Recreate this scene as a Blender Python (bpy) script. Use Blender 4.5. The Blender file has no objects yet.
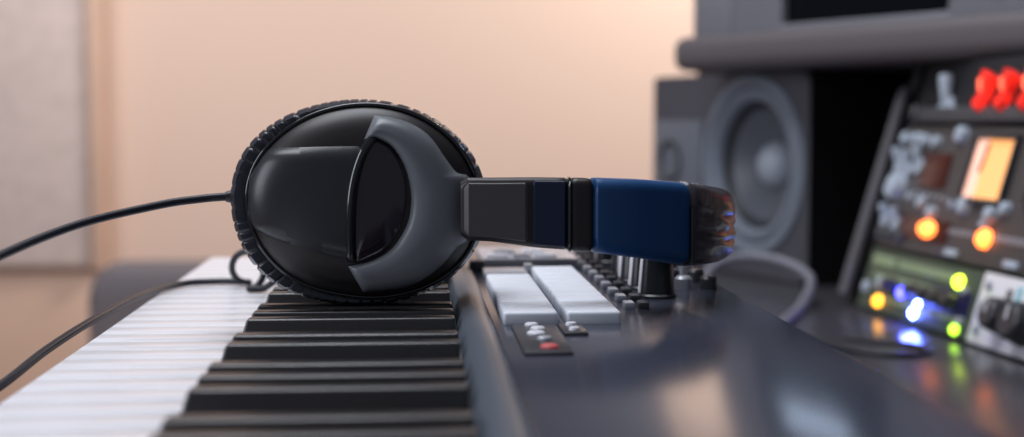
import bpy, bmesh, math, random
import numpy as np
from mathutils import Vector, Matrix, Euler
random.seed(7); np.random.seed(7)
R = math.radians
C = bpy.context.scene.collection
sc = bpy.context.scene
Z0 = 0.95                      # camera height above the floor; all heights below are relative to it
DZ = Z0 - 0.165                # desk top
ROOM = Z0

# ------------------------------------------------------------------ camera
cd = bpy.data.cameras.new('camera'); cam = bpy.data.objects.new('camera', cd); C.objects.link(cam)
cam.location = (0, 0, Z0)
cam.rotation_euler = (R(90 - 4.05), 0, R(-3.9))
cd.lens = 50; cd.sensor_width = 36; cd.clip_start = 0.02
cd.dof.use_dof = True; cd.dof.focus_distance = 0.585; cd.dof.aperture_fstop = 6.2
sc.camera = cam

# ------------------------------------------------------------------ world, lights, exposure
sc.view_settings.view_transform = 'Standard'; sc.view_settings.look = 'None'
sc.view_settings.exposure = 0.0; sc.view_settings.gamma = 1.0
sc.view_settings.use_curve_mapping = False
w = bpy.data.worlds.new('room_ambient'); sc.world = w; w.use_nodes = True
w.node_tree.nodes['Background'].inputs[0].default_value = (0.62, 0.66, 0.80, 1)
w.node_tree.nodes['Background'].inputs[1].default_value = 0.22

def area(name, loc, target, size, power, col, sy=None):
    l = bpy.data.lights.new(name, 'AREA'); l.energy = power; l.color = col
    l.shape = 'RECTANGLE'; l.size = size; l.size_y = sy or size
    o = bpy.data.objects.new(name, l); C.objects.link(o); o.location = loc
    d = Vector(target) - Vector(loc); o.rotation_euler = d.to_track_quat('-Z', 'Y').to_euler()
    return o
area('ceiling_softbox', (-0.3, 0.9, Z0 + 1.5), (-0.1, 0.6, Z0), 1.3, 27, (0.90, 0.93, 1.0), 1.0)
area('side_fill', (-1.9, 0.3, Z0 + 0.55), (0, 0.7, Z0), 1.0, 16, (0.86, 0.91, 1.0), 1.1)  # unseen cool area light added on the left to brighten speaker and rack
area('wall_washer', (1.05, 2.9, Z0 + 1.2), (0.5, 3.6, Z0 + 0.1), 0.4, 33, (1.0, 0.88, 0.77))
area('wall_washer_low', (-0.7, 2.7, Z0 + 0.62), (-0.6, 3.6, Z0 - 0.35), 0.8, 7.5, (1.0, 0.89, 0.82))

# ------------------------------------------------------------------ materials
def mat(name, col, rough=0.5, metal=0.0, coat=0.0, emit=None, es=0.0, bump=0.0, bscale=200.0, var=0.0, spec=0.5, sheen=0.0):
    m = bpy.data.materials.new(name); m.use_nodes = True
    nt = m.node_tree; b = nt.nodes['Principled BSDF']
    b.inputs['Base Color'].default_value = (*col, 1); b.inputs['Roughness'].default_value = rough
    b.inputs['Metallic'].default_value = metal; b.inputs['Coat Weight'].default_value = coat
    b.inputs['Coat Roughness'].default_value = 0.05
    b.inputs['Specular IOR Level'].default_value = spec
    b.inputs['Sheen Weight'].default_value = sheen
    if emit: b.inputs['Emission Color'].default_value = (*emit, 1); b.inputs['Emission Strength'].default_value = es
    if bump or var:
        tc = nt.nodes.new('ShaderNodeTexCoord'); n = nt.nodes.new('ShaderNodeTexNoise')
        n.inputs['Scale'].default_value = bscale; n.inputs['Detail'].default_value = 4
        nt.links.new(tc.outputs['Object'], n.inputs['Vector'])
        if bump:
            bp = nt.nodes.new('ShaderNodeBump'); bp.inputs['Strength'].default_value = bump; bp.inputs['Distance'].default_value = 0.001
            nt.links.new(n.outputs['Fac'], bp.inputs['Height']); nt.links.new(bp.outputs['Normal'], b.inputs['Normal'])
        if var:
            mx = nt.nodes.new('ShaderNodeMix'); mx.data_type = 'RGBA'
            mx.inputs[6].default_value = (*[c * (1 - var) for c in col], 1); mx.inputs[7].default_value = (*[min(1, c * (1 + var)) for c in col], 1)
            nt.links.new(n.outputs['Fac'], mx.inputs[0]); nt.links.new(mx.outputs[2], b.inputs['Base Color'])
    return m
M = {}
M['wall'] = mat('painted_plaster', (0.72, 0.575, 0.505), 0.85, bump=0.1, bscale=60, var=0.02)
M['mirrored_dark'] = mat('added_slate_panel', (0.11, 0.12, 0.15), 0.8, bump=0.1, bscale=50)
M['wall_side'] = mat('dark_studio_wall', (0.10, 0.10, 0.12), 0.9, bump=0.1, bscale=40)
M['floor'] = mat('wood_floor', (0.36, 0.22, 0.13), 0.45, var=0.2, bscale=6)
M['wood'] = mat('warm_wood', (0.63, 0.46, 0.37), 0.5, var=0.12, bscale=5)
M['fabric'] = mat('pale_grey_fabric', (0.60, 0.53, 0.525), 0.95, bump=0.5, bscale=38, var=0.22, sheen=0.3)
M['white_key'] = mat('ivory_plastic', (0.86, 0.86, 0.90), 0.22, spec=0.5)
M['black_key'] = mat('black_key_plastic', (0.012, 0.010, 0.0105), 0.33, spec=0.85, bump=0.05, bscale=900)
M['case'] = mat('instrument_case', (0.03, 0.03, 0.035), 0.4)
M['panel'] = mat('glossy_charcoal_panel', (0.048, 0.053, 0.074), 0.17, spec=0.38, bump=0.01, bscale=300)
M['lip'] = mat('slate_plastic', (0.10, 0.115, 0.14), 0.3, bump=0.05, bscale=200)
M['pad'] = mat('white_rubber', (0.80, 0.83, 0.90), 0.45)
M['button_dark'] = mat('dark_button', (0.04, 0.04, 0.047), 0.35)
M['button_grey'] = mat('silver_button', (0.45, 0.46, 0.50), 0.3, metal=0.3)
M['button_white'] = mat('white_button', (0.75, 0.75, 0.80), 0.4)
M['button_red'] = mat('red_button', (0.55, 0.10, 0.10), 0.5, emit=(1, 0.1, 0.08), es=0.06)
M['display'] = mat('pale_display', (0.50, 0.49, 0.52), 0.25)
M['mirrored_glow'] = mat('added_screen_glow', (0.8, 0.9, 1.0), 0.4, emit=(0.62, 0.76, 1.0), es=6.0)  # glow added for its mirror image in the keyboard panel
M['knob'] = mat('knob_plastic', (0.014, 0.015, 0.02), 0.3)
M['knob_line'] = mat('pale_line', (0.85, 0.82, 0.86), 0.4)
M['gloss_black'] = mat('gloss_black_shell', (0.008, 0.008, 0.010), 0.12, coat=0.6)
M['satin_black'] = mat('satin_black_shell', (0.016, 0.0115, 0.0115), 0.42)
M['panel_black'] = mat('brushed_black_plate', (0.024, 0.024, 0.029), 0.34, bump=0.05, bscale=400)
M['yoke'] = mat('graphite_satin', (0.15, 0.16, 0.175), 0.38, spec=0.5)
M['leather'] = mat('black_leatherette', (0.026, 0.027, 0.038), 0.27, bump=0.2, bscale=260)
M['pad_leather'] = mat('sheen_tinted_leatherette', (0.048, 0.040, 0.048), 0.27, bump=0.2, bscale=260)  # paler plum base colour stands in for reflections on the leather
M['arm'] = mat('dark_grey_plate', (0.085, 0.078, 0.078), 0.42)
M['navy_plate'] = mat('navy_plate', (0.008, 0.014, 0.045), 0.35)
M['navy'] = mat('navy_blue_cover', (0.007, 0.066, 0.205), 0.40, bump=0.08, bscale=500)
M['window'] = mat('smoked_plum_lens', (0.012, 0.006, 0.012), 0.10, coat=0.5)
M['cable'] = mat('black_cable', (0.010, 0.010, 0.018), 0.4)
M['cable_grey'] = mat('grey_cable', (0.22, 0.22, 0.25), 0.45)
M['desk'] = mat('dark_laminate', (0.075, 0.072, 0.082), 0.22, var=0.08, bscale=30)
M['shelf'] = mat('grey_shelf_laminate', (0.135, 0.116, 0.120), 0.55)
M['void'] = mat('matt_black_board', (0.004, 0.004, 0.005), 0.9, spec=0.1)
M['cabinet'] = mat('speaker_front', (0.085, 0.080, 0.094), 0.55)
M['cab_side'] = mat('black_cabinet_side', (0.006, 0.006, 0.007), 0.7, spec=0.2)
M['baffle'] = mat('speaker_baffle_plate', (0.155, 0.165, 0.19), 0.5)
M['surround'] = mat('grey_rubber_surround', (0.215, 0.24, 0.285), 0.45)
M['cone'] = mat('grey_cone', (0.13, 0.138, 0.16), 0.42)
M['cone_rim'] = mat('dark_cone_rim', (0.03, 0.03, 0.035), 0.5)
M['cap'] = mat('silver_dust_cap', (0.50, 0.53, 0.60), 0.3)
M['monitor'] = mat('grey_monitor_plastic', (0.24, 0.235, 0.26), 0.45)
M['screen'] = mat('black_screen', (0.002, 0.002, 0.004), 0.2, spec=0.2)
M['rail'] = mat('grey_rail', (0.12, 0.112, 0.12), 0.45)
M['face'] = mat('taupe_faceplate', (0.085, 0.072, 0.068), 0.5)
M['face_grey'] = mat('grey_faceplate', (0.075, 0.073, 0.078), 0.5)
M['face_green'] = mat('grey_green_faceplate', (0.075, 0.10, 0.065), 0.5)
M['green_print'] = mat('pale_green_print', (0.30, 0.37, 0.20), 0.6)
M['face_white'] = mat('white_faceplate', (0.90, 0.88, 0.91), 0.5)
M['chassis'] = mat('black_chassis', (0.012, 0.012, 0.014), 0.6)
M['steel'] = mat('pale_steel', (0.48, 0.52, 0.58), 0.3, metal=0.5)
M['pale_knob'] = mat('pale_blue_grey_knob', (0.50, 0.56, 0.64), 0.25)
M['navy_panel'] = mat('navy_strip', (0.01, 0.01, 0.06), 0.4)
M['cyan'] = mat('cyan_print', (0.25, 0.62, 0.70), 0.5)
M['meter'] = mat('lit_meter', (0.9, 0.5, 0.2), 0.5, emit=(1.0, 0.40, 0.125), es=0.92)
M['meter_scale'] = mat('lit_meter_scale', (0.9, 0.6, 0.5), 0.5, emit=(1.0, 0.50, 0.33), es=0.85)
M['amber_dim'] = mat('dark_amber_window', (0.045, 0.010, 0.006), 0.3, emit=(1.0, 0.12, 0.03), es=0.025)
M['led_orange'] = mat('orange_lamp', (1, 0.3, 0.1), 0.4, emit=(1.0, 0.20, 0.03), es=5)
M['led_red'] = mat('red_lamp', (0.35, 0.012, 0.008), 0.3, emit=(1.0, 0.022, 0.012), es=0.85, )
def glowing(m, lo, hi, scale):
    nt = m.node_tree; tc = nt.nodes.new('ShaderNodeTexCoord'); n = nt.nodes.new('ShaderNodeTexNoise'); r = nt.nodes.new('ShaderNodeMapRange')
    n.inputs['Scale'].default_value = scale; r.inputs[1].default_value = 0.35; r.inputs[2].default_value = 0.65; r.inputs[3].default_value = lo; r.inputs[4].default_value = hi
    nt.links.new(tc.outputs['Object'], n.inputs['Vector']); nt.links.new(n.outputs['Fac'], r.inputs[0]); nt.links.new(r.outputs[0], nt.nodes['Principled BSDF'].inputs['Emission Strength'])
glowing(M['led_red'], 0.35, 1.5, 75)      # moulded red lens, uneven over its lamp
M['led_red_hot'] = mat('red_lamp_core', (1, 0.2, 0.1), 0.4, emit=(1.0, 0.13, 0.07), es=1.8)
M['led_blue'] = mat('blue_lamp', (0.1, 0.1, 1), 0.4, emit=(0.10, 0.16, 1.0), es=110)
M['led_blue_dim'] = mat('violet_blue_lamp', (0.1, 0.1, 1), 0.4, emit=(0.07, 0.07, 1.0), es=12)
M['led_yellow'] = mat('yellow_green_lamp', (0.8, 1, 0.1), 0.4, emit=(0.62, 0.90, 0.03), es=7)
M['led_green'] = mat('green_lamp', (0.5, 1, 0.1), 0.4, emit=(0.42, 0.85, 0.03), es=5)
M['led_amber'] = mat('amber_lamp', (1, 0.5, 0.05), 0.4, emit=(1.0, 0.42, 0.02), es=5)
M['chair'] = mat('grey_upholstery', (0.20, 0.172, 0.178), 0.9, bump=0.4, bscale=120)

# ------------------------------------------------------------------ mesh helpers
def merge(dst, src, mx=None):
    if mx is not None: bmesh.ops.transform(src, matrix=mx, verts=src.verts)
    me = bpy.data.meshes.new('tmp'); src.to_mesh(me); src.free(); dst.from_mesh(me); bpy.data.meshes.remove(me)
    return dst
def box(bm, x0, x1, y0, y1, z0, z1, bev=0.0, seg=2, mx=None):
    t = bmesh.new(); bmesh.ops.create_cube(t, size=1)
    bmesh.ops.scale(t, vec=(x1 - x0, y1 - y0, z1 - z0), verts=t.verts)
    bmesh.ops.translate(t, vec=((x0 + x1) / 2, (y0 + y1) / 2, (z0 + z1) / 2), verts=t.verts)
    if bev: bmesh.ops.bevel(t, geom=t.edges[:], offset=bev, segments=seg, profile=0.5, affect='EDGES')
    return merge(bm, t, mx)
def lathe(bm, prof, seg=32, mx=None):
    """profile of (radius, height) turned about local Z"""
    t = bmesh.new(); rings = []
    for r, z in prof:
        if r < 1e-6: rings.append([t.verts.new((0, 0, z))])
        else: rings.append([t.verts.new((r * math.cos(2 * math.pi * k / seg), r * math.sin(2 * math.pi * k / seg), z)) for k in range(seg)])
    for a, b in zip(rings, rings[1:]):
        for k in range(seg):
            k2 = (k + 1) % seg
            if len(a) == 1 and len(b) > 1: t.faces.new((a[0], b[k], b[k2]))
            elif len(b) == 1 and len(a) > 1: t.faces.new((a[k], b[0], a[k2]))
            elif len(a) > 1: t.faces.new((a[k], b[k], b[k2], a[k2]))
    bmesh.ops.recalc_face_normals(t, faces=t.faces)
    return merge(bm, t, mx)
def spline(pts, n=10, closed=False):
    P = [Vector(p) for p in pts]; out = []; L = len(P)
    for i in range(L if closed else L - 1):
        if closed: a, b, c, d = P[i - 1], P[i], P[(i + 1) % L], P[(i + 2) % L]
        else: a, b, c, d = P[max(i - 1, 0)], P[i], P[i + 1], P[min(i + 2, L - 1)]
        for k in range(n):
            t = k / n
            out.append(0.5 * ((2 * b) + (c - a) * t + (2 * a - 5 * b + 4 * c - d) * t * t + (3 * b - a - 3 * c + d) * t ** 3))
    if not closed: out.append(P[-1])
    return out
def tube(bm, pts, rad, seg=10, closed=False):
    t = bmesh.new(); n = len(pts); rings = []; up = Vector((0.13, 0.21, 1)).normalized()
    for i in range(n):
        if closed: tg = pts[(i + 1) % n] - pts[i - 1]
        else: tg = pts[min(i + 1, n - 1)] - pts[max(i - 1, 0)]
        tg.normalize(); s = tg.cross(up)
        if s.length < 1e-4: s = tg.cross(Vector((1, 0, 0)))
        s.normalize(); u = s.cross(tg).normalized(); up = u
        r = rad[i] if hasattr(rad, '__len__') else rad
        rings.append([t.verts.new(pts[i] + s * r * math.cos(2 * math.pi * k / seg) + u * r * math.sin(2 * math.pi * k / seg)) for k in range(seg)])
    for i in range(n if closed else n - 1):
        a, b = rings[i], rings[(i + 1) % n]
        for k in range(seg): t.faces.new((a[k], a[(k + 1) % seg], b[(k + 1) % seg], b[k]))
    if not closed: t.faces.new(rings[0]); t.faces.new(rings[-1])
    bmesh.ops.recalc_face_normals(t, faces=t.faces)
    return merge(bm, t)
def grid(bm, rows, closed_u=False, closed_v=False, cap=False):
    """rows[i][j] of points -> quads"""
    t = bmesh.new(); V = [[t.verts.new(p) for p in r] for r in rows]
    nu, nv = len(V), len(V[0])
    for i in range(nu if closed_u else nu - 1):
        for j in range(nv if closed_v else nv - 1):
            t.faces.new((V[i][j], V[i][(j + 1) % nv], V[(i + 1) % nu][(j + 1) % nv], V[(i + 1) % nu][j]))
    if cap: t.faces.new(V[0]); t.faces.new(V[-1])
    bmesh.ops.remove_doubles(t, verts=t.verts, dist=1e-6)
    bmesh.ops.recalc_face_normals(t, faces=t.faces)
    return merge(bm, t)
def obj(name, bm, m, parent=None, angle=35, mx=None):
    if mx is not None: bmesh.ops.transform(bm, matrix=mx, verts=bm.verts)
    me = bpy.data.meshes.new(name); bm.to_mesh(me); bm.free(); me.materials.append(M[m])
    for p in me.polygons: p.use_smooth = True
    me.set_sharp_from_angle(angle=R(angle))
    o = bpy.data.objects.new(name, me); C.objects.link(o)
    if parent: o.parent = parent
    return o
def tag(o, label, cat, group=None):
    o['label'] = label; o['category'] = cat
    if group: o['group'] = group
    return o
def thing(name, label, cat, mx, group=None):
    o = bpy.data.objects.new(name, None); C.objects.link(o); o.empty_display_size = 0.02
    o.matrix_world = mx; return tag(o, label, cat, group)
def struct(name, bm, m):
    o = obj(name, bm, m); o['kind'] = 'structure'; return o
def dup(o, parent, **kw):
    c = o.copy(); C.objects.link(c); c.parent = parent
    for k, v in kw.items(): setattr(c, k, v)
    return c
T = Matrix.Translation
def basis(x, y, z, o): return Matrix(((x[0], y[0], z[0], o[0]), (x[1], y[1], z[1], o[1]), (x[2], y[2], z[2], o[2]), (0, 0, 0, 1)))
def B(*a, **k): return box(bmesh.new(), *a, **k)
def LA(*a, **k): return lathe(bmesh.new(), *a, **k)

# ------------------------------------------------------------------ room shell
struct('floor', B(-2.6, 2.4, -1.6, 3.7, -0.05, 0), 'floor')
struct('wall_back', B(-2.6, 2.4, 3.6, 3.7, 0, 2.9), 'wall')
struct('wall_right', B(2.4, 2.5, -1.6, 3.7, 0, 2.9), 'wall_side')
struct('trim_1', B(-2.6, -0.765, 3.55, 3.6, 0, Z0 - 0.375, bev=0.006), 'wood')       # wood-clad lower wall on the left
struct('mirrored_dark_panel', B(0.02, 0.58, 3.57, 3.6, Z0 + 0.44, Z0 + 1.5, bev=0.006), 'mirrored_dark')   # unseen dark panel, added for its reflection in the keyboard's glossy panel
p = thing('acoustic_panel', 'pale grey fabric acoustic panel in a wooden frame on the back wall at far left', 'acoustic panel', T((-1.412, 3.56, Z0 - 0.37)))
b = bmesh.new()
for k in range(1): box(b, -0.63, 0.62, -0.04, 0.036, 0.0, 1.55, bev=0.02, seg=3)
obj('fabric_face', b, 'fabric', p)
b = bmesh.new()
box(b, 0.622, 0.655, -0.05, 0.036, 0.0, 1.60, bev=0.004)
box(b, -0.69, -0.632, -0.05, 0.036, 0.0, 1.60, bev=0.004)
box(b, -0.632, 0.622, -0.05, 0.036, 1.552, 1.60, bev=0.004)
obj('wood_frame', b, 'wood', p)

# ------------------------------------------------------------------ desk
d = thing('studio_desk', 'dark grey laminate studio desk carrying the keyboard, loudspeaker and rack', 'desk', T((0.4, 0.9, 0)))
obj('desktop', B(-0.50, 0.75, -0.75, 1.12, DZ - 0.03, DZ, bev=0.004), 'desk', d)
for x in (-0.44, 0.68):
    for y in (-0.66, 1.04):
        obj('leg', B(x - 0.03, x + 0.03, y - 0.03, y + 0.03, 0, DZ - 0.03, bev=0.004), 'case', d)

# ------------------------------------------------------------------ keyboard instrument
KY0, KY1 = 0.205, 0.937
kb = thing('keyboard', 'black electronic keyboard with white pads and knobs on its charcoal panel', 'keyboard', T((0, 0.57, DZ)))
def kz(z): return z + 0.165              # camera-relative height -> height over the desk
KO = 0.57
b = bmesh.new()
box(b, -0.112, 0.1455, KY0 - KO - 0.03, KY1 - KO + 0.012, 0.006, kz(-0.112), bev=0.005)
box(b, 0.0175, 0.1455, KY0 - KO - 0.03, KY1 - KO + 0.012, kz(-0.113), kz(-0.086), bev=0.003)
obj('case', b, 'case', kb)
for x in (-0.095, 0.125):
    for y in (-0.34, 0.34):
        obj('rubber_foot', LA([(0, 0), (0.009, 0), (0.010, 0.003), (0.009, 0.0065), (0, 0.0065)], 16, T((x, y, 0))), 'button_dark', kb)
# sloped panel with raised rounded front lip
prof = [(0.0165, -0.100), (0.0165, -0.084), (0.0185, -0.0785), (0.0225, -0.0762), (0.0265, -0.0768), (0.0295, -0.0792)]
rows = [[(x, y, kz(z)) for x, z in prof + [(0.0295, -0.0855), (0.0190, -0.100)]] for y in (KY0 - KO - 0.03, KY1 - KO + 0.012)]
obj('front_lip', grid(bmesh.new(), rows, closed_v=True, cap=True), 'lip', kb, 50)
obj('control_panel', B(0.0292, 0.1465, KY0 - KO - 0.03, KY1 - KO + 0.013, kz(-0.0862), kz(-0.080), bev=0.0016, seg=3), 'panel', kb)
# keys: 36 white, 25 black; a B/C border lies at Y = 0.3926
P = 0.0206
semis = {0: 1, 1: 1, 3: 1, 4: 1, 5: 1}    # walking away from the camera down the scale: B-A, A-G, G-F have black keys, then E-D, D-C
i0 = -9
bases = []; wk = []
for i in range(i0, 26):
    y0 = 0.3926 + i * P; y1 = y0 + P
    k = i % 7                               # 0:B 1:A 2:G 3:F 4:E 5:D 6:C
    far_black = k in (0, 1, 2, 4, 5); near_black = k in (1, 2, 3, 5, 6)
    b = bmesh.new(); g = 0.00055
    ya, yb = y0 + (0.0057 if near_black else g), y1 - (0.0057 if far_black else g)
    pts = [(-0.1315, y0 + g), (-0.0725, y0 + g), (-0.0725, ya), (0.0155, ya), (0.0155, yb), (-0.0725, yb), (-0.0725, y1 - g), (-0.1315, y1 - g)]
    q = []
    for pt in pts:
        if not q or (abs(q[-1][0] - pt[0]) + abs(q[-1][1] - pt[1])) > 1e-6: q.append(pt)
    vs = [b.verts.new((x, y - KO, kz(-0.090))) for x, y in q]
    f = b.faces.new(vs); r = bmesh.ops.extrude_face_region(b, geom=[f])
    vv = [e for e in r['geom'] if isinstance(e, bmesh.types.BMVert)]
    bmesh.ops.translate(b, vec=(0, 0, -0.0205), verts=vv)
    bmesh.ops.recalc_face_normals(b, faces=b.faces)
    top = [e for e in b.edges if all(abs(v.co.z - kz(-0.090)) < 1e-6 for v in e.verts)]
    bmesh.ops.bevel(b, geom=top, offset=0.0007, segments=2, profile=0.5, affect='EDGES')
    o = obj('white_key', b, 'white_key', kb, 40)
    if far_black and i < 25: bases.append(y1)
for j, yc in enumerate(bases):
    b = bmesh.new()
    hw0, hw1 = 0.0053, 0.0043
    lo = [(-0.0715, -hw0), (0.0155, -hw0), (0.0155, hw0), (-0.0715, hw0)]
    hi = [(-0.0655, -hw1), (0.0155, -hw1), (0.0155, hw1), (-0.0655, hw1)]
    V0 = [b.verts.new((x, y + yc - KO, kz(-0.098))) for x, y in lo]
    V1 = [b.verts.new((x, y + yc - KO, kz(-0.078))) for x, y in hi]
    for k in range(4): b.faces.new((V0[k], V0[(k + 1) % 4], V1[(k + 1) % 4], V1[k]))
    b.faces.new(V1); b.faces.new(V0[::-1])
    bmesh.ops.bevel(b, geom=[e for e in b.edges if any(v in V1 for v in e.verts)], offset=0.0012, segments=3, profile=0.5, affect='EDGES')
    bmesh.ops.recalc_face_normals(b, faces=b.faces)
    obj('black_key', b, 'black_key', kb, 45)
# two columns of white pads
PT = kz(-0.080)
def pad_bm(w_, l_, h_): return B(-w_ / 2, w_ / 2, -l_ / 2, l_ / 2, -0.001, h_, bev=0.0013, seg=3)
first = None
for x, ya, n in ((0.0445, 0.553, 8), (0.0692, 0.553, 10)):
    for k in range(n):
        y = ya + k * 0.0172 - KO
        if first is None: first = obj('pad', pad_bm(0.0212, 0.0160, 0.0050), 'pad', kb); first.location = (x, y, PT)
        else: dup(first, kb, location=(x, y, PT))
# display and plates beyond the pads
t = obj('display', B(-0.026, 0.026, -0.036, 0.036, -0.001, 0.004, bev=0.001), 'display', kb); t.location = (0.062, 0.80 - KO, PT)
t = obj('display', B(-0.011, 0.011, -0.013, 0.013, -0.001, 0.003, bev=0.001), 'display', kb); t.location = (0.0452, 0.718 - KO, PT)
for x, y, sx, m in ((0.032, 0.742, 0.004, 'button_dark'), (0.0575, 0.722, 0.0022, 'button_grey'), (0.045, 0.775, 0.006, 'button_white'), (0.058, 0.775, 0.005, 'button_grey'), (0.071, 0.775, 0.006, 'button_white'), (0.050, 0.80, 0.006, 'button_grey'), (0.066, 0.80, 0.006, 'button_white')):
    t = obj('button', B(-sx, sx, -0.005, 0.005, -0.0005, 0.0056, bev=0.001), m, kb); t.location = (x, y - KO, PT)
# small dark module with push buttons in front of the pads
mdl = obj('button_module', B(-0.0085, 0.0085, -0.034, 0.034, -0.001, 0.0012, bev=0.0006), 'button_dark', kb); mdl.location = (0.0448, 0.507 - KO, PT)
for k, (x, y, m, rr) in enumerate([(-0.001, 0.027, 'button_white', 0.0026), (0.0005, 0.017, 'button_white', 0.0028), (-0.001, 0.006, 'button_white', 0.0034), (0.001, -0.006, 'button_grey', 0.0028), (0.001, -0.0245, 'button_red', 0.0032)]):
    t = obj('button', LA([(0, 0.0008), (rr, 0.0008), (rr, 0.0018), (rr * 0.8, 0.0024), (0, 0.0025)], 20), m, mdl); t.location = (x, y, 0)
m2 = obj('button_module', B(-0.0045, 0.0045, -0.0125, 0.0125, -0.001, 0.0012, bev=0.0006), 'button_dark', kb); m2.location = (0.0590, 0.5285 - KO, PT)
for y in (0.006, -0.006):
    t = obj('button', LA([(0, 0.0008), (0.0022, 0.0008), (0.0022, 0.0018), (0.0018, 0.0024), (0, 0.0025)], 20), 'button_white', m2); t.location = (0, y, 0)
# knobs
def knob_bm(r, h): return LA([(0, 0), (r * 1.12, 0), (r * 1.12, h * 0.06), (r, h * 0.10), (r * 0.84, h * 0.90), (r * 0.76, h), (r * 0.2, h), (0, h * 0.985)], 36)
def pointer_bm(r, h):
    b = bmesh.new()
    rows = [[(-r * 0.20, -r * 1.03, h * 0.12), (r * 0.20, -r * 1.03, h * 0.12)], [(-r * 0.20, -r * 0.88, h * 0.90), (r * 0.20, -r * 0.88, h * 0.90)],
            [(-r * 0.20, -r * 0.76, h * 1.02), (r * 0.20, -r * 0.76, h * 1.02)], [(-r * 0.20, -r * 0.15, h * 1.02), (r * 0.20, -r * 0.15, h * 1.02)]]
    back = [[(x, y * 0.93, z - h * 0.04) for x, y, z in rw] for rw in rows]
    full = [[f0[0], f0[1], b0[1], b0[0]] for f0, b0 in zip(rows, back)]
    return grid(b, full, closed_v=True, cap=True)
kn = None
kspots = [(0.1075, 0.627, 0.0082, 1.0, -80), (0.1075, 0.657, 0.0082, 1.0, -75), (0.1075, 0.687, 0.0082, 1.0, -85), (0.1075, 0.716, 0.0082, 1.0, -30), (0.1075, 0.778, 0.0082, 1.0, -90), (0.1075, 0.812, 0.0082, 1.0, -15), (0.1075, 0.849, 0.0082, 1.0, 10)]
kmesh = pmesh = None
for x, y, r, s, a in kspots:
    if kn is None:
        kn = obj('knob', knob_bm(0.0080, 0.0185), 'knob', kb); pt = obj('pointer', pointer_bm(0.0080, 0.0185), 'knob_line', kn); k2, p2 = kn, pt
    else:
        k2 = dup(kn, kb); p2 = dup(pt, k2)
    k2.location = (x, y - KO, PT); k2.rotation_euler = (0, 0, R(a))
    p3 = dup(pt, k2); p3.rotation_euler = (0, 0, R(170))
# rows of small buttons and low caps either side of the knobs
sb = None
for k in range(11):
    for x, m in ((0.0895, 'button_grey'), (0.0955, 'button_dark')):
        y = 0.590 + k * 0.024 - KO
        t = obj('button', B(-0.0022, 0.0022, -0.0045, 0.0045, -0.0005, 0.0030, bev=0.0008), m, kb); t.location = (x, y, PT)
for k in range(7):
    y = 0.655 + k * 0.030 - KO
    for x in (0.125, 0.137):
        t = obj('button', LA([(0, 0), (0.0042, 0), (0.0040, 0.005), (0.003, 0.0062), (0, 0.0064)], 20), 'button_dark' if (k + (x > 0.13)) % 3 else 'button_grey', kb); t.location = (x, y, PT)

# ------------------------------------------------------------------ headphones
HX, HY = -0.0239, 0.667
hp = thing('headphones', 'black over-ear headphones with navy headband lying across the keyboard', 'headphones', T((HX, HY, Z0 - 0.078)))
S = 0.0004134
CZ = 0.078 - 0.0351                      # cup centre over the resting height
def polar(pts, cx=358, cy=203, n=240, smooth=5):
    a = np.array([(math.atan2(-(y - cy), x - cx), math.hypot(x - cx, y - cy)) for x, y in pts]); a = a[a[:, 0].argsort()]
    th = np.linspace(-math.pi, math.pi, n, endpoint=False)
    aa = np.concatenate([a[:, 0] - 2 * math.pi, a[:, 0], a[:, 0] + 2 * math.pi]); rr = np.tile(a[:, 1], 3)
    r = np.interp(th, aa, rr)
    for _ in range(3): r = sum(np.roll(r, k) for k in range(-smooth, smooth + 1)) / (2 * smooth + 1)
    return th, r * S
pad_px = [(232, 200), (237, 166), (254, 140), (284, 118), (320, 105), (360, 100), (400, 105), (436, 120), (462, 141), (480, 168), (486, 203), (483, 236), (470, 262), (449, 283), (419, 299), (380, 306), (330, 305), (300, 298), (270, 284), (248, 258), (237, 233)]
shell_px = [(250, 200), (253, 178), (261, 160), (274, 145), (301, 124), (335, 111), (366, 107), (400, 111), (432, 125), (456, 145), (473, 172), (480, 203), (477, 235), (464, 259), (444, 277), (414, 290), (380, 296), (340, 292), (305, 283), (278, 264), (258, 236)]
TH, RP = polar([(358 + (x - 358) * 1.022, y) for x, y in pad_px]); _, RS = polar(shell_px)
HS = 0.0130
def rs_at(th): return np.interp(th, np.concatenate([TH, [math.pi]]), np.concatenate([RS, [RS[0]]]))
def dome(u, v):
    rho = min(1.0, math.hypot(u, v) / rs_at(math.atan2(v, u)))
    return HS * max(0.0, 1 - rho ** 4.6) ** 0.60
def px(pts): return [Vector(((x - 358) * S, (203 - y) * S, 0)) for x, y in pts]
def ribbon(A, Bc, off, rise, edge=0.35, n=44, m=14, back=0.004):
    """solid patch lying on the dome between two curves, with rounded shoulders"""
    def resample(c):
        c = spline(c, 12); L = [0]
        for a, q in zip(c, c[1:]): L.append(L[-1] + (q - a).length)
        return [Vector([np.interp(t * L[-1], L, [p[k] for p in c]) for k in range(3)]) for t in np.linspace(0, 1, n)]
    A, Bc = resample(A), resample(Bc); rows = []
    for i, (a, q) in enumerate(zip(A, Bc)):
        ti = i / (n - 1); ei = min(1, min(ti, 1 - ti) / 0.04); row = []
        for j in range(m):
            s = j / (m - 1); e = min(1, min(s, 1 - s) / edge) if edge else 1
            p = a.lerp(q, s); hgt = off + rise * math.sqrt(max(0, 1 - (1 - e) ** 2)) * math.sqrt(max(0, 1 - (1 - ei) ** 2))
            row.append((p.x, p.y, dome(p.x, p.y) + hgt))
        for j in range(m - 1, -1, -1):
            p = a.lerp(q, j / (m - 1)); row.append((p.x, p.y, dome(p.x, p.y) - back))
        rows.append(row)
    return grid(bmesh.new(), rows, closed_v=True, cap=True)
YC = 0.076
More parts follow.
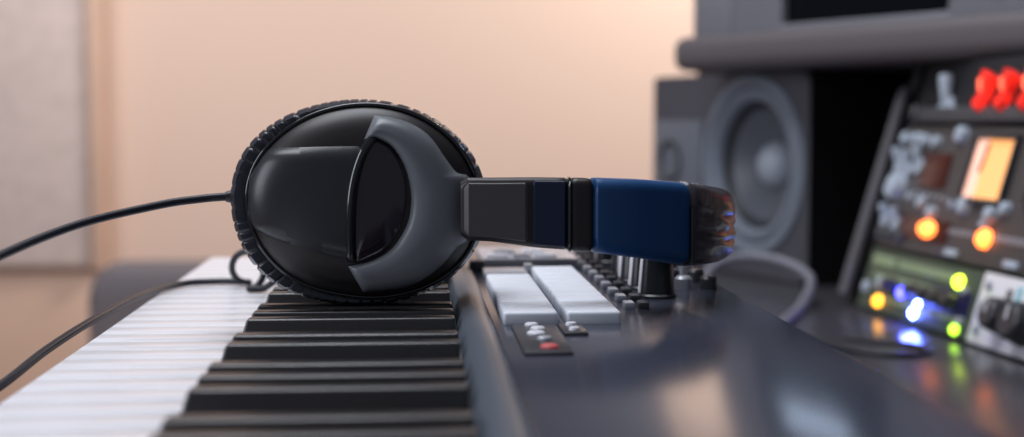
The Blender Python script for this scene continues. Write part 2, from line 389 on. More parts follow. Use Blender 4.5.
for side in (-1, 1):
    # cup frame: u -> X (towards the headband), v -> Z, w -> outwards (towards -Y for the near cup)
    CM = Matrix(((1, 0, 0, 0), (0, 0, side, side * YC), (0, 1, 0, CZ), (0, 0, 0, 1)))
    n = len(TH); b = bmesh.new(); rows = []
    NP = 58
    prof = [(0.60, -0.026), (0.72, -0.030), (0.86, -0.030), (0.95, -0.026), (0.992, -0.018), (1.0, -0.010), (0.985, -0.003), (0.95, 0.0005), (0.80, 0.0), (0.70, -0.006), (0.62, -0.016)]
    n2 = 620; th2 = np.linspace(-math.pi, math.pi, n2, endpoint=False); rp2 = np.interp(th2, np.concatenate([TH, [math.pi]]), np.concatenate([RP, [RP[0]]]))
    for i in range(n2):
        th = th2[i]; ph = th * NP / 2 + 0.9 * math.sin(3 * th) + 0.8 * math.sin(7 * th + 1) + 0.5 * math.sin(13 * th)
        cr = 1 - 0.0011 * (0.65 + 0.35 * math.sin(5 * th + 2)) * math.exp(-((abs(math.sin(ph)) / 0.30) ** 2)) / rp2[i]
        row = []
        for s_, w_ in prof:
            k = 1 - (1 - cr) * (1 if s_ > 0.9 else 0)
            r = rp2[i] * s_ * k
            ww = w_ - (0.0012 * (1 - cr) * rp2[i] / 0.0016 if w_ > -0.012 and s_ > 0.9 else 0)
            row.append((r * math.cos(th), max(r * math.sin(th), -CZ + 0.0003), ww))     # flattened where it rests on the keys
        rows.append(row)
    obj('ear_cushion', grid(b, rows, closed_u=True, closed_v=True), 'leather', hp, 60, CM)
    b = bmesh.new(); rows = []
    for rho in [0.93, 1.0, 1.0, 0.985, 0.96, 0.92, 0.86, 0.78, 0.66, 0.5, 0.3, 0.12, 0.02]:
        i = len(rows)
        w_ = -0.004 if i == 0 else (-0.003 if i == 1 else (0.0015 if i == 2 else 0.0015 + HS * max(0, 1 - rho ** 4.6) ** 0.60 - 0.0015))
        rows.append([(RS[k] * rho * math.cos(TH[k]), RS[k] * rho * math.sin(TH[k]), w_) for k in range(n)])
    obj('ear_cup', grid(b, rows, closed_v=True, cap=True), 'satin_black', hp, 60, CM)
    obj('trim_ring', tube(bmesh.new(), [Vector((RS[k] * 1.012 * math.cos(TH[k]), RS[k] * 1.012 * math.sin(TH[k]), 0.0015)) for k in range(0, n, 2)], 0.0011, 8, True), 'gloss_black', hp, 60, CM)
    # middle plate
    obj('cup_plate', ribbon(px([(251, 176), (262, 160), (272, 149), (300, 147), (340, 146), (364, 146)]), px([(249, 214), (254, 226), (262, 231), (290, 241), (320, 250), (352, 258)]), 0.0006, 0.0028, 0.02), 'panel_black', hp, 40, CM)
    # smoked lens and curved ridge
    obj('lens', ribbon(px([(372, 138), (362, 158), (355, 185), (353, 215), (354, 245), (358, 260)]), px([(372, 137), (392, 146), (405, 168), (408, 195), (402, 225), (385, 250), (360, 261)]), 0.0002, 0.0016, 0.45), 'window', hp, 50, CM)
    obj('ridge', ribbon(px([(372, 132), (360, 150), (351, 178), (347, 210), (347, 240), (348, 259)]), px([(383, 136), (370, 154), (361, 180), (357, 210), (356, 240), (357, 260)]), 0.0006, 0.0036, 0.5), 'gloss_black', hp, 60, CM)
    # yoke: C-shaped fork running into the arm root
    outer = px([(376, 116), (395, 118), (415, 125), (432, 138), (446, 158), (457, 172), (470, 178), (470, 208), (469, 238), (458, 246), (446, 260), (428, 276), (405, 286), (364, 291)])
    inner = px([(366, 140), (378, 138), (392, 145), (402, 158), (408, 172), (411, 186), (412, 197), (411, 210), (408, 222), (402, 234), (394, 245), (384, 253), (370, 259), (350, 264)])
    obj('yoke', ribbon(inner, outer, 0.0010, 0.0050, 0.42, n=70, m=22, back=0.003), 'yoke', hp, 50, CM)
# headband: sections swept along a half-round plan path
c0, AR, BR = 0.084, 0.081, 0.094
def path_pt(q):
    """q in [-1.6, 1.6]: |q|>1 is the straight part next to a cup, q=0 the crown"""
    if abs(q) <= 1:
        ph = q * math.pi / 2; return Vector((c0 + AR * math.cos(ph), BR * math.sin(ph))), Vector((math.cos(ph) / AR, math.sin(ph) / BR)).normalized()
    return Vector((c0 - (abs(q) - 1) * AR * 1.2, math.copysign(BR, q))), Vector((0, math.copysign(1, q)))
qs = [1.56, 1.30, 1.12, 0.93, 0.75, 0.55, 0.30, 0.0]
zt = [0.0541, 0.0539, 0.0540, 0.0537, 0.0532, 0.0521, 0.0500, 0.0490]
zb = [0.0296, 0.0280, 0.0255, 0.0240, 0.0205, 0.0155, 0.0140, 0.0145]
def ztb(q):
    a = abs(q); far = (1 + math.sin(max(-1, min(1, q)) * math.pi / 2)) / 2     # the far side sits a little lower and slimmer
    return float(np.interp(a, qs[::-1], zt[::-1])) - 0.013 * far, float(np.interp(a, qs[::-1], zb[::-1])) + 0.001 * far
def band(q0, q1, out, inn, dt=0.0, db=0.0, n=40, rc=0.003, mod=None, ends=True, fac=6):
    rows = []
    for i in range(n + 1):
        q = q0 + (q1 - q0) * i / n; p, nr = path_pt(q); t_, b_ = ztb(q); t_ += dt; b_ -= db
        e = min(i, n - i) / n * abs(q1 - q0) * 0.13; sh = 0.0
        if ends and e < 0.0025: sh = 0.0018 * (1 - math.sqrt(max(0, 1 - (1 - e / 0.0025) ** 2)))
        o_, i_, t2, b2 = out - sh, inn, t_ - sh, b_ + sh
        sec = []
        def arc(cy, cz, a0, r=rc):
            for k in range(fac): a = a0 + k / (fac - 1) * math.pi / 2; sec.append((cy + r * math.cos(a), cz + r * math.sin(a)))
        arc(o_ - rc, t2 - rc, 0)
        ri = min(rc, (o_ + i_) * 0.3); arc(-i_ + ri, t2 - ri, math.pi / 2, ri); arc(-i_ + ri, b2 + ri, math.pi, ri)
        arc(o_ - rc, b2 + rc, 1.5 * math.pi)
        for k in range(1, 14):                       # extra points down the outer face
            sec.append((o_, b2 + rc + (t2 - b2 - 2 * rc) * k / 14))
        row = []
        for oo, z in sec:
            if mod and oo > 0: oo += mod(q, (z - b2) / (t2 - b2))
            row.append((p.x + nr.x * oo, p.y + nr.y * oo, z))
        rows.append(row)
    return grid(bmesh.new(), rows, closed_v=True, cap=True)
for sgn in (-1, 1):
    obj('slider_arm', band(sgn * 1.43, sgn * 0.97, 0.0030, 0.0030, n=16), 'satin_black', hp, 40)
    obj('slider_plate', band(sgn * 1.418, sgn * 1.145, 0.0042, -0.0025, -0.0020, -0.0020, n=14, rc=0.0008), 'arm', hp, 40)
    obj('slider_track', band(sgn * 1.14, sgn * 0.985, 0.0038, -0.0025, -0.0012, -0.0012, n=10, rc=0.0008), 'navy_plate', hp, 40)
    obj('sleeve', band(sgn * 0.985, sgn * 0.912, 0.0058, 0.0056, 0.0000, 0.0002, n=10), 'satin_black', hp, 40)
    obj('sleeve_rim', band(sgn * 0.992, sgn * 0.978, 0.0064, 0.0062, 0.0009, 0.0011, n=8), 'gloss_black', hp, 40)
    obj('headband_cover', band(sgn * 0.915, sgn * 0.56, 0.0064, 0.0064, 0.0002, 0.0002, n=30, rc=0.005), 'navy', hp, 40)
def creases(q, s):
    v = 0.0
    for c, dep in ((0.83, 0.0007), (0.62, 0.0010), (0.44, 0.0008), (0.30, 0.0009), (0.16, 0.0006)):
        c2 = c + 0.02 * math.sin(9 * q + c * 20)
        v -= dep * math.exp(-((s - c2) / 0.022) ** 2)
    v += 0.0005 * math.sin(26 * q + 9 * s) * math.sin(14 * s)
    return v
def band_strip(): return band(-0.565, 0.565, 0.0078, 0.0078, 0.0008, 0.0006, n=100, rc=0.0075, mod=creases)
obj('headband_pad', band_strip(), 'pad_leather', hp, 55)
for sgn in (-1, 1):
    obj('pad_seam', tube(bmesh.new(), [Vector((path_pt(sgn * 0.567)[0].x + path_pt(sgn * 0.567)[1].x * 0.0072, path_pt(sgn * 0.567)[0].y + path_pt(sgn * 0.567)[1].y * 0.0072, ztb(0.567)[1] + (ztb(0.567)[0] - ztb(0.567)[1]) * k / 10)) for k in range(11)], 0.0009, 8), 'gloss_black', hp, 60)
# cable
def L(x, y, z): return (x - HX, y - HY, z + 0.078)
cp = [L(-0.0735, 0.605, -0.0330), L(-0.0800, 0.603, -0.0331), L(-0.0896, 0.600, -0.0338), L(-0.1043, 0.590, -0.0356), L(-0.1297, 0.560, -0.0411), L(-0.1489, 0.520, -0.0495), L(-0.1600, 0.470, -0.0590), L(-0.1720, 0.43, -0.080), L(-0.1760, 0.44, -0.101), L(-0.1651, 0.490, -0.1060), L(-0.1530, 0.530, -0.0986), L(-0.1467, 0.570, -0.0922), L(-0.1403, 0.620, -0.0878), L(-0.135, 0.680, -0.0862), L(-0.1305, 0.735, -0.0876), L(-0.1200, 0.762, -0.0876), L(-0.1021, 0.768, -0.0876)]
# two standing loops behind the cup
lc = (-0.0890, -0.0795)
for k in range(0, 19):
    a = -math.pi / 2 - k / 9.0 * math.pi * 1.0
    cp.append(L(lc[0] + 0.0002 * k + (0.0092 - 0.0001 * k) * math.cos(a), 0.764 - 0.0016 * k, -0.0788 + 0.0090 * math.sin(a)))
cp += [L(-0.078, 0.735, -0.0876), L(-0.060, 0.728, -0.0755), L(-0.045, 0.728, -0.0740)]
cpts = spline(cp, 8)
for q in cpts:
    if q.x + HX > -0.136: q.z = max(q.z, 0.078 - 0.0880)
cab = obj('cable', tube(bmesh.new(), cpts, 0.00175, 10), 'cable', hp, 60)
b = bmesh.new(); tube(b, [Vector(L(-0.0745, 0.604, -0.0330)), Vector(L(-0.0770, 0.6033, -0.0330)), Vector(L(-0.0795, 0.603, -0.0331))], [0.0030, 0.0028, 0.0021], 12)
obj('strain_relief', b, 'satin_black', hp, 60)

# ------------------------------------------------------------------ loudspeaker lying on its side
sa = Vector((0.342, -0.94, 0)).normalized(); sn = Vector((-0.94, -0.342, 0)).normalized()
SPM = basis(sa, (0, 0, 1), sn, (0.2808, 1.6519, DZ))          # local x along the face, y up, z out of the face
SPM_up = SPM
sp = thing('loudspeaker', 'grey studio loudspeaker lying on its side on the desk below the shelf', 'loudspeaker', SPM)
WX, WY = 0.2085, 0.116
def frame_bm(w_, h_, d_):
    return B(0, w_, 0, h_, -d_, 0, bev=0.006, seg=3)
# cabinet with a hole for the driver: front ring panel + shell
b = bmesh.new()
seg = 64; hole = 0.0905
outer_pts = []
for k in range(seg):
    a = 2 * math.pi * k / seg; dx, dy = math.cos(a), math.sin(a)
    tx = ((0.301 - WX) if dx > 0 else (WX - 0.004)) / max(abs(dx), 1e-9); ty = ((0.208 - WY) if dy > 0 else (WY - 0.004)) / max(abs(dy), 1e-9)
    r = min(tx, ty); outer_pts.append((WX + dx * r, WY + dy * r))
corners = [(0.301, 0.208), (0.004, 0.208), (0.004, 0.004), (0.301, 0.004)]
for cx, cy in corners:
    k = min(range(seg), key=lambda q: (outer_pts[q][0] - cx) ** 2 + (outer_pts[q][1] - cy) ** 2); outer_pts[k] = (cx, cy)
def off(pts, sx): return [(0.1525 + (x - 0.1525) * sx[0], 0.1060 + (y - 0.1060) * sx[1]) for x, y in pts]
big = off(outer_pts, (1.027, 1.04))
rows = [[(WX + hole * math.cos(2 * math.pi * k / seg), WY + hole * math.sin(2 * math.pi * k / seg), -0.05) for k in range(seg)],
        [(WX + hole * math.cos(2 * math.pi * k / seg), WY + hole * math.sin(2 * math.pi * k / seg), 0) for k in range(seg)],
        [(x, y, 0) for x, y in outer_pts], [(x, y, -0.001) for x, y in off(outer_pts, (1.015, 1.02))], [(x, y, -0.005) for x, y in big], [(x, y, -0.26) for x, y in big]]
rows = [[(x, max(y, 0.0), z) for x, y, z in r] for r in rows]
grid(b, rows, closed_v=True); bmesh.ops.contextual_create(b, geom=[e for e in b.edges if e.is_boundary and all(v.co.z < -0.2 for v in e.verts)])
obj('cabinet', b, 'cab_side', sp, 30)
b = bmesh.new(); fo = []
for cx, cy, a0 in ((0.3055 - 0.014, 0.2115 - 0.014, 0), (0.0005 + 0.006, 0.2115 - 0.006, 90), (0.0065, 0.0065, 180), (0.3055 - 0.014, 0.0145, 270)):
    rr = 0.014 if cx > 0.1 else 0.006
    for k in range(9): a = R(a0 + k * 90 / 8); fo.append((cx + rr * math.cos(a), cy + rr * math.sin(a)))
per = [0.0]
def edge_at(th):
    best = None
    for (xa, ya), (xb, yb) in zip(fo, fo[1:] + fo[:1]):
        dx, dy = math.cos(th), math.sin(th); ex, ey = xb - xa, yb - ya; den = dx * ey - dy * ex
        if abs(den) < 1e-12: continue
        t_ = ((xa - WX) * ey - (ya - WY) * ex) / den; u_ = ((xa - WX) * dy - (ya - WY) * dx) / den
        if t_ > 0 and -1e-6 <= u_ <= 1 + 1e-6: best = t_
    return best
ths = sorted(set([2 * math.pi * k / 96 for k in range(96)] + [math.atan2(y - WY, x - WX) % (2 * math.pi) for x, y in fo]))
rows = [[(WX + hole * math.cos(t), WY + hole * math.sin(t), 0.0005) for t in ths], [(WX + hole * math.cos(t), WY + hole * math.sin(t), 0.0035) for t in ths],
        [(WX + (edge_at(t) - 0.002) * math.cos(t), WY + (edge_at(t) - 0.002) * math.sin(t), 0.0035) for t in ths],
        [(WX + edge_at(t) * math.cos(t), WY + edge_at(t) * math.sin(t), 0.0020) for t in ths], [(WX + edge_at(t) * math.cos(t), WY + edge_at(t) * math.sin(t), 0.0005) for t in ths]]
obj('front_panel', grid(b, rows, closed_v=True), 'cabinet', sp, 30)
# lower-left baffle plate beside the woofer with its round port
b = B(0.006, 0.112, 0.008, 0.162, 0.002, 0.0065, bev=0.0015)
obj('baffle_plate', b, 'baffle', sp)
obj('tweeter', LA([(0.023, 0.0055), (0.0245, 0.0090), (0.021, 0.0095), (0.0165, 0.0030), (0.012, -0.0015), (0.009, 0.003), (0.005, 0.006), (0, 0.007)], 40, T((0.046, 0.116, 0))), 'cone_rim', sp)
WT = T((WX, WY, 0))
obj('woofer_frame', LA([(0.0900, -0.003), (0.0945, 0.0), (0.0935, 0.006), (0.088, 0.0075), (0.083, 0.006), (0.081, 0.0)], 64, WT), 'surround', sp, 60)
obj('surround', LA([(0.082, -0.002), (0.079, 0.004), (0.074, 0.006), (0.069, 0.004), (0.066, -0.003), (0.0655, -0.006)], 64, WT), 'surround', sp, 60)
obj('cone_edge', LA([(0.0665, -0.005), (0.064, -0.004), (0.060, -0.008), (0.057, -0.012)], 64, WT), 'cone_rim', sp, 60)
obj('cone', LA([(0.058, -0.0105), (0.048, -0.017), (0.036, -0.023), (0.026, -0.027), (0.022, -0.028)], 64, WT), 'cone', sp, 60)
obj('dust_cap', LA([(0.0235, -0.029), (0.0228, -0.023), (0.019, -0.016), (0.013, -0.011), (0.006, -0.0085), (0, -0.008)], 40, WT), 'cap', sp, 60)

# ------------------------------------------------------------------ desk shelf, back board, monitor
S0 = Vector((0.2786, 1.4544, 0)); S1 = Vector((0.4699, 1.0705, 0)); sd = (S1 - S0).normalized(); snn = sd.cross(Vector((0, 0, 1)))   # snn faces the player
SHM = basis(sd, -snn, (0, 0, 1), (S0.x, S0.y, DZ))                # local x along the edge towards the camera, y into the shelf, z up
sh = thing('desk_shelf', 'thick grey rounded shelf board bridging over the loudspeaker and rack', 'shelf', SHM)
hz = 0.165 + 0.0480
obj('shelf_board', B(-0.028, 1.0, 0, 0.40, hz, hz + 0.0355, bev=0.013, seg=5), 'shelf', sh, 60)
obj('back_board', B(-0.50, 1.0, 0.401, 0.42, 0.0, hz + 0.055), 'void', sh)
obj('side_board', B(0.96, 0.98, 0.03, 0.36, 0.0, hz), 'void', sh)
MZ = hz + 0.036
mo = thing('computer_monitor', 'grey framed monitor with black screen on the shelf, cut off by the top', 'monitor', SHM @ T((0.2, 0.09, MZ)))
b = bmesh.new()
x0, x1 = 0.108 - 0.2, 0.318 - 0.2
# bezel as four bars round the screen
box(b, -0.168, x0, -0.058, -0.028, 0.0, 0.34, bev=0.004); box(b, x1, x1 + 0.13, -0.058, -0.028, 0.0, 0.34, bev=0.004)
box(b, x0 - 0.004, x1 + 0.004, -0.0575, -0.028, 0.0, 0.0065, bev=0.002); box(b, x0 - 0.004, x1 + 0.004, -0.0575, -0.028, 0.315, 0.3395, bev=0.002)
box(b, -0.160, x1 + 0.12, -0.034, 0.0, 0.004, 0.335, bev=0.006)
obj('housing', b, 'monitor', mo)
obj('side_housing', B(-0.232, -0.1675, -0.058, -0.005, 0.0, 0.10, bev=0.004), 'monitor', mo)
obj('screen', B(x0 - 0.003, x1 + 0.003, -0.050, -0.034, 0.005, 0.318), 'screen', mo)
scr = bpy.data.objects['screen']
obj('mirrored_glow', B(-0.052, 0.060, -0.0508, -0.0502, 0.148, 0.176), 'mirrored_glow', scr)  # unseen glowing patch added so the keyboard panel mirrors a bright blob
obj('power_button', LA([(0.0045, 0), (0.0045, 0.002), (0.003, 0.003), (0, 0.003)], 20, T((0.372 - 0.2, -0.058, 0.018)) @ Matrix.Rotation(R(90), 4, 'X')), 'button_white', mo)

# ------------------------------------------------------------------ leaning rack and its units
d1 = Vector((0.0871, -0.9962, 0)).normalized(); n3 = Vector((-0.9553, -0.0835, 0.2836)); u2 = n3.cross(d1).normalized(); n3 = d1.cross(u2)
RM = basis(d1, u2, n3, (0.381, 1.225, DZ + 0.0005))
rkc = thing('equipment_rack', 'black leaning equipment rack with a grey side rail on the desk', 'rack', RM)
obj('side_rail', tube(bmesh.new(), [Vector((-0.004, t_, 0.004)) for t_ in (0.008, 0.02, 0.10, 0.18, 0.194, 0.199)], [0.0060, 0.0062, 0.0062, 0.0060, 0.005, 0.001], 14), 'rail', rkc, 50)
b = bmesh.new()
def lean(pts, t0, t1):   # extrude a side profile (b, c) between two stations along the row direction
    t = bmesh.new(); A_ = [t.verts.new((t0, y, z)) for y, z in pts]; B_ = [t.verts.new((t1, y, z)) for y, z in pts]
    n_ = len(pts)
    for k in range(n_): t.faces.new((A_[k], A_[(k + 1) % n_], B_[(k + 1) % n_], B_[k]))
    t.faces.new(A_); t.faces.new(B_[::-1]); bmesh.ops.recalc_face_normals(t, faces=t.faces); return t
side = [(0.002, -0.002), (0.222, -0.002), (0.222, -0.06), (0.0495, -0.165), (0.008, -0.022)]
obj('side_board', lean(side, -0.012, 0.004), 'chassis', rkc)
obj('side_board', lean(side, 0.494, 0.508), 'chassis', rkc)
obj('back_panel', lean([(0.222, -0.054), (0.222, -0.06), (0.0495, -0.165), (0.0535, -0.158)], 0.004, 0.494), 'chassis', rkc)
obj('side_rail', tube(bmesh.new(), [Vector((0.502, t_, 0.004)) for t_ in (0.008, 0.02, 0.10, 0.18, 0.194, 0.199)], [0.0060, 0.0062, 0.0062, 0.0060, 0.005, 0.001], 14), 'rail', rkc, 50)

def unit(label, cat, name, a0, a1, b0, b1, face, depth=0.035, grp=None):
    o = thing(name, label, cat, RM @ T((a0, b0, 0)), grp)
    obj('chassis', B(0.001, a1 - a0 - 0.001, 0.001, b1 - b0 - 0.001, -depth, -0.001), 'chassis', o)
    obj('faceplate', B(0, a1 - a0, 0, b1 - b0, -0.001, 0.002, bev=0.0008), face, o)
    o['_o'] = (a0, b0); return o
ORG = {}
def at(o, a, b_, c=0.002): a0, b0 = ORG[o.name]; return T((a - a0, b_ - b0, c))
def mk(label, cat, name, a0, a1, b0, b1, face, **k):
    o = unit(label, cat, name, a0, a1, b0, b1, face, **k); del o['_o']; ORG[o.name] = (a0, b0); return o
def rknob(o, a, b_, r, h, m='pale_knob', name='knob'):
    if m == 'pale_knob': r *= 0.86; h *= 0.5
    return obj(name, LA([(0, -0.0005), (r * 1.1, -0.0005), (r * 1.05, h * 0.2), (r * 0.9, h * 0.9), (r * 0.75, h), (0, h)], 24, at(o, a, b_)), m, o)
def lamp(o, a, b_, r, m, sx=1.0, name='lamp'):
    return obj(name, LA([(r, -0.0003), (r, r * 0.4), (r * 0.7, r * 0.85), (0, r)], 24, at(o, a, b_) @ Matrix.Diagonal((sx, 1, 1, 1))), m, o)
def plate(o, a0, a1, b0, b1, m, name='label_strip', h=0.0008, bev=0.0003):
    oa, ob = ORG[o.name]; return obj(name, B(a0 - oa, a1 - oa, b0 - ob, b1 - ob, 0.0018, 0.002 + h, bev=bev), m, o)
def toggle(o, a, b_, h=0.016, tilt=25, r=0.0032, m='steel'):
    bm_ = bmesh.new(); lathe(bm_, [(r * 1.7, -0.0003), (r * 1.7, 0.002), (r * 1.2, 0.003), (0, 0.003)], 16, at(o, a, b_))
    lathe(bm_, [(0, 0), (r * 0.6, 0), (r, h * 0.85), (r * 0.8, h), (0, h)], 16, at(o, a, b_, 0.003) @ Matrix.Rotation(R(tilt), 4, 'X'))
    return obj('toggle', bm_, m, o)
# bottom row: green unit and white unit
g = mk('grey-green rack unit with blue, amber and yellow lamps at the foot of the rack', 'rack unit', 'rack_unit', 0.022, 0.222, 0.002, 0.0545, 'face_green', depth=0.005)
for a0, a1, b0, b1 in ((0.030, 0.075, 0.040, 0.049), (0.080, 0.180, 0.041, 0.048), (0.040, 0.165, 0.030, 0.034), (0.070, 0.205, 0.0125, 0.0160)):
    plate(g, a0, a1, b0, b1, 'green_print')
plate(g, 0.150, 0.216, 0.018, 0.036, 'navy_panel', 'dark_strip')
for k in (0, 1, 3, 4, 5, 6): rknob(g, 0.062 + 0.0215 * k, 0.0265, 0.0060, 0.011, 'pale_knob' if k < 1 else 'button_dark')
lamp(g, 0.0645, 0.0110, 0.0050, 'led_amber'); lamp(g, 0.1027, 0.0232, 0.0045, 'led_blue_dim'); 
lamp(g, 0.1330, 0.0100, 0.0036, 'led_blue'); lamp(g, 0.1350, 0.0175, 0.0026, 'led_blue')
lamp(g, 0.1912, 0.0425, 0.0050, 'led_yellow'); lamp(g, 0.2050, 0.0075, 0.0040, 'led_green')
rknob(g, 0.2045, 0.0365, 0.0032, 0.004, 'steel', 'screw'); rknob(g, 0.2098, 0.0140, 0.0035, 0.004, 'steel', 'screw'); rknob(g, 0.0300, 0.0200, 0.0060, 0.004, 'pale_knob', 'screw')
wu = mk('white rack unit with large black knobs to the right of the green unit', 'rack unit', 'rack_unit', 0.2235, 0.480, 0.002, 0.0545, 'face_white', depth=0.005)
for a, b_, r in ((0.268, 0.026, 0.0125), (0.298, 0.025, 0.0145), (0.335, 0.026, 0.0125), (0.372, 0.026, 0.0125)):
    k = rknob(wu, a, b_, r, 0.016, 'button_dark')
    obj('pointer', B(-0.0012, 0.0012, 0.0, r * 0.7, 0.0155, 0.0167, mx=at(wu, a, b_)), 'knob_line', k)
plate(wu, 0.275, 0.281, 0.036, 0.049, 'cyan', 'cyan_mark'); plate(wu, 0.262, 0.269, 0.039, 0.046, 'face_grey', 'label_strip')
for b_ in (0.012, 0.045): rknob(wu, 0.236, b_, 0.0035, 0.003, 'steel', 'screw')
lb = bpy.data.lights.new('lamp_glow', 'POINT'); lb.energy = 0.035; lb.color = (0.12, 0.16, 1.0); lb.shadow_soft_size = 0.003
lo_ = bpy.data.objects.new('lamp_glow', lb); C.objects.link(lo_); lo_.parent = g; lo_.location = (0.133 - 0.022, 0.010 - 0.002, 0.010)
# middle unit with meters
mu = mk('taupe rack unit with lit orange needle meters, knobs and orange lamps', 'rack unit', 'rack_unit', 0.021, 0.484, 0.0575, 0.1650, 'face')
def meter(a0, a1, b0, b1):
    oa, ob = ORG[mu.name]; b = bmesh.new()
    for q in ((a0 - .004, a1 + .004, b1, b1 + .004), (a0 - .004, a1 + .004, b0 - .004, b0), (a0 - .004, a0, b0, b1), (a1, a1 + .004, b0, b1)):
        box(b, q[0] - oa, q[1] - oa, q[2] - ob, q[3] - ob, 0.001, 0.007, bev=0.001)
    f = obj('meter', b, 'button_dark', mu)
    obj('dial', B(a0 - oa - 0.001, a1 - oa + 0.001, b0 - ob - 0.001, b1 - ob + 0.001, 0.001, 0.003), 'meter', f)
    obj('dial_scale', B(a0 - oa, a0 - oa + 0.016, b0 - ob, b1 - ob, 0.0028, 0.0035), 'meter_scale', f)
    obj('needle', tube(bmesh.new(), [Vector((a0 - oa + 0.020, b1 - ob - 0.003, 0.0045)), Vector((a0 - oa + 0.016, b0 - ob + 0.020, 0.0045))], 0.0010, 8), 'button_dark', f)
meter(0.1570, 0.2170, 0.1070, 0.1535); meter(0.2560, 0.3160, 0.1070, 0.1535)
plate(mu, 0.074, 0.120, 0.112, 0.140, 'amber_dim', 'amber_window', 0.002)
plate(mu, 0.060, 0.150, 0.068, 0.086, 'amber_dim', 'amber_window', 0.0012)
lamp(mu, 0.116, 0.0777, 0.0070, 'led_orange', 1.9); lamp(mu, 0.2105, 0.0777, 0.0072, 'led_orange', 1.1)
rknob(mu, 0.0380, 0.1085, 0.0135, 0.020)
for a, b_, r, h in ((0.0904, 0.0986, 0.0062, 0.010), (0.1130, 0.0915, 0.0062, 0.010), (0.0640, 0.1020, 0.004, 0.006), (0.1420, 0.1000, 0.0035, 0.005), (0.1660, 0.1000, 0.0080, 0.013), (0.2120, 0.0965, 0.0065, 0.015), (0.2080, 0.0880, 0.004, 0.014),
                    (0.0262, 0.1520, 0.0070, 0.011), (0.0480, 0.1520, 0.0065, 0.010), (0.0640, 0.1510, 0.0060, 0.010), (0.0850, 0.1500, 0.0060, 0.010), (0.1270, 0.1565, 0.0085, 0.012), (0.2270, 0.1020, 0.0060, 0.010)):
    rknob(mu, a, b_, r, h)
for a, b_ in ((0.026, 0.132), (0.045, 0.130), (0.064, 0.134)): toggle(mu, a, b_ - 0.005, 0.017, -66, 0.0045, 'pale_knob')
for a, b_ in ((0.030, 0.085), (0.052, 0.083)): toggle(mu, a, b_ - 0.005, 0.014, -66, 0.0042, 'pale_knob')
for k in range(6): rknob(mu, 0.070 + k * 0.012, 0.118 - 0.0006 * k - 0.012, 0.0022, 0.002, 'steel', 'screw')
for a in (0.030, 0.050, 0.070): rknob(mu, a, 0.0680, 0.0062, 0.004, 'face_grey', 'button')
plate(mu, 0.1560, 0.1760, 0.0600, 0.0655, 'pale_knob', 'push_button', 0.003, 0.001); plate(mu, 0.2480, 0.2680, 0.0600, 0.0655, 'pale_knob', 'push_button', 0.003, 0.001)
for k in range(8): plate(mu, 0.142 + k * 0.0062, 0.1455 + k * 0.0062, 0.0770, 0.0812, 'button_grey', 'push_button', 0.001)
for k in range(10): plate(mu, 0.224 + k * 0.0062, 0.2275 + k * 0.0062, 0.0770, 0.0825, 'button_grey', 'push_button', 0.001)
# top unit with red lit rocker switches
tu = mk('dark rack unit with glowing red switches, topmost in the rack', 'rack unit', 'rack_unit', 0.024, 0.484, 0.1665, 0.2200, 'chassis')
plate(tu, 0.030, 0.480, 0.1668, 0.1790, 'face_grey', 'lower_ledge', 0.006, 0.002)
def red_switch(a, b_):
    oa, ob = ORG[tu.name]
    mx = T((a - oa, b_ - ob, 0.002)) @ Matrix.Rotation(R(-24), 4, 'Z')
    b = bmesh.new(); box(b, -0.0085, 0.0085, -0.0155, 0.0155, -0.0005, 0.003, bev=0.001, mx=mx)
    s_ = obj('switch', b, 'button_dark', tu)
    prof = [(-0.0150, 0.003), (-0.0135, 0.010), (-0.002, 0.008), (0.0145, 0.015), (0.0160, 0.012), (0.0150, 0.003)]
    rows = [[(x, y, z) for y, z in prof] for x in (-0.0066, 0.0066)]
    bm_ = grid(bmesh.new(), rows, closed_v=True, cap=True); bmesh.ops.bevel(bm_, geom=bm_.edges[:], offset=0.0015, segments=2, profile=0.5, affect='EDGES')
    obj('switch_cap', bm_, 'led_red', s_, mx=mx)
    b = bmesh.new(); lathe(b, [(0.0035, 0), (0.0035, 0.001), (0, 0.0015)], 16, mx @ T((0.001, 0.005, 0.0132)) @ Matrix.Rotation(R(25), 4, 'X') @ Matrix.Diagonal((1, 1.7, 1, 1)))
    obj('switch_lamp', b, 'led_red_hot', s_)
for a in (0.153, 0.187, 0.221, 0.255, 0.289, 0.323): red_switch(a, 0.1895)
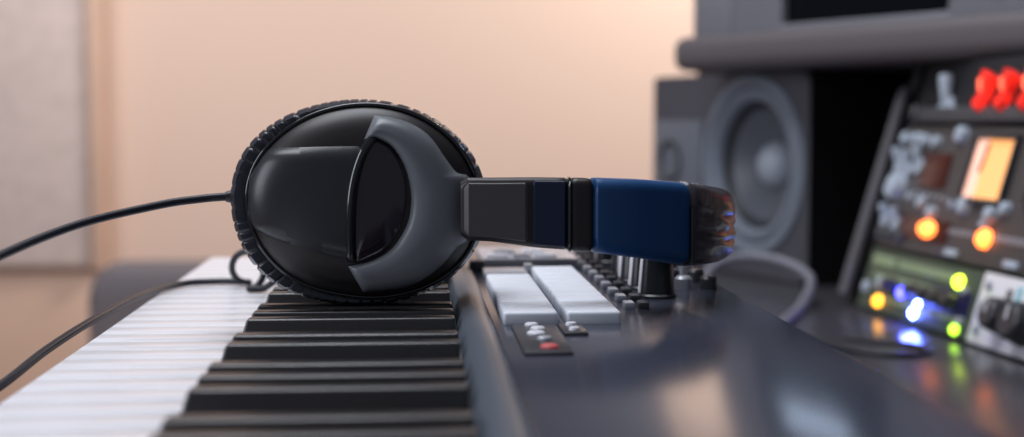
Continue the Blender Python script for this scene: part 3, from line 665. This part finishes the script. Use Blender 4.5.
toggle(tu, 0.0830, 0.1800, 0.027, -72, 0.0062, 'pale_knob'); rknob(tu, 0.0800, 0.1765, 0.0085, 0.009); rknob(tu, 0.0940, 0.1755, 0.0070, 0.009)
rknob(tu, 0.0382, 0.1745, 0.0065, 0.009, 'face_grey'); rknob(tu, 0.1114, 0.1735, 0.0050, 0.009, 'pale_knob')

# ------------------------------------------------------------------ loose cables on the desk
def W(x, y, z): return Vector((x, y, Z0 + z))
gc = spline([W(0.215, 1.20, -0.1605), W(0.245, 1.25, -0.158), W(0.275, 1.285, -0.135), W(0.305, 1.29, -0.128), W(0.335, 1.275, -0.131), W(0.352, 1.25, -0.141), W(0.345, 1.22, -0.151), W(0.322, 1.17, -0.1605), W(0.300, 1.12, -0.1608), W(0.275, 1.06, -0.1608)], 10)
tag(obj('cable', tube(bmesh.new(), gc, 0.0042, 12), 'cable_grey', None, 60), 'thick grey cable arching over the desk in front of the loudspeaker', 'cable')
bc = spline([W(0.278, 1.08, -0.1632), W(0.2884, 1.025, -0.1632), W(0.2960, 0.985, -0.1632), W(0.3161, 0.958, -0.1632), W(0.3400, 0.950, -0.1632), W(0.3600, 0.965, -0.1632), W(0.3560, 0.995, -0.1632), W(0.3380, 1.012, -0.1632), W(0.318, 1.03, -0.1632)], 10)
tag(obj('cable', tube(bmesh.new(), bc, 0.0018, 10), 'cable', None, 60), 'thin black cable lying on the desk before the rack', 'cable')

# ------------------------------------------------------------------ armchair in the background
ch = thing('armchair', 'grey upholstered armchair blurred behind the far end of the keyboard', 'armchair', T((-0.19, 2.25, 0)))
obj('backrest', B(-0.30, 0.30, -0.14, -0.02, 0.36, Z0 - 0.215, bev=0.055, seg=5), 'chair', ch)
obj('seat', B(-0.24, 0.24, -0.02, 0.50, 0.28, 0.44, bev=0.035, seg=4), 'chair', ch)
for x0, x1 in ((-0.32, -0.242), (0.242, 0.32)): obj('armrest', B(x0, x1, -0.02, 0.50, 0.24, 0.62, bev=0.03, seg=4), 'chair', ch)
for x in (-0.26, 0.26):
    for y in (-0.08, 0.44): obj('leg', LA([(0, 0), (0.014, 0), (0.022, 0.30), (0, 0.30)], 14, T((x, y, 0))), 'wood', ch)
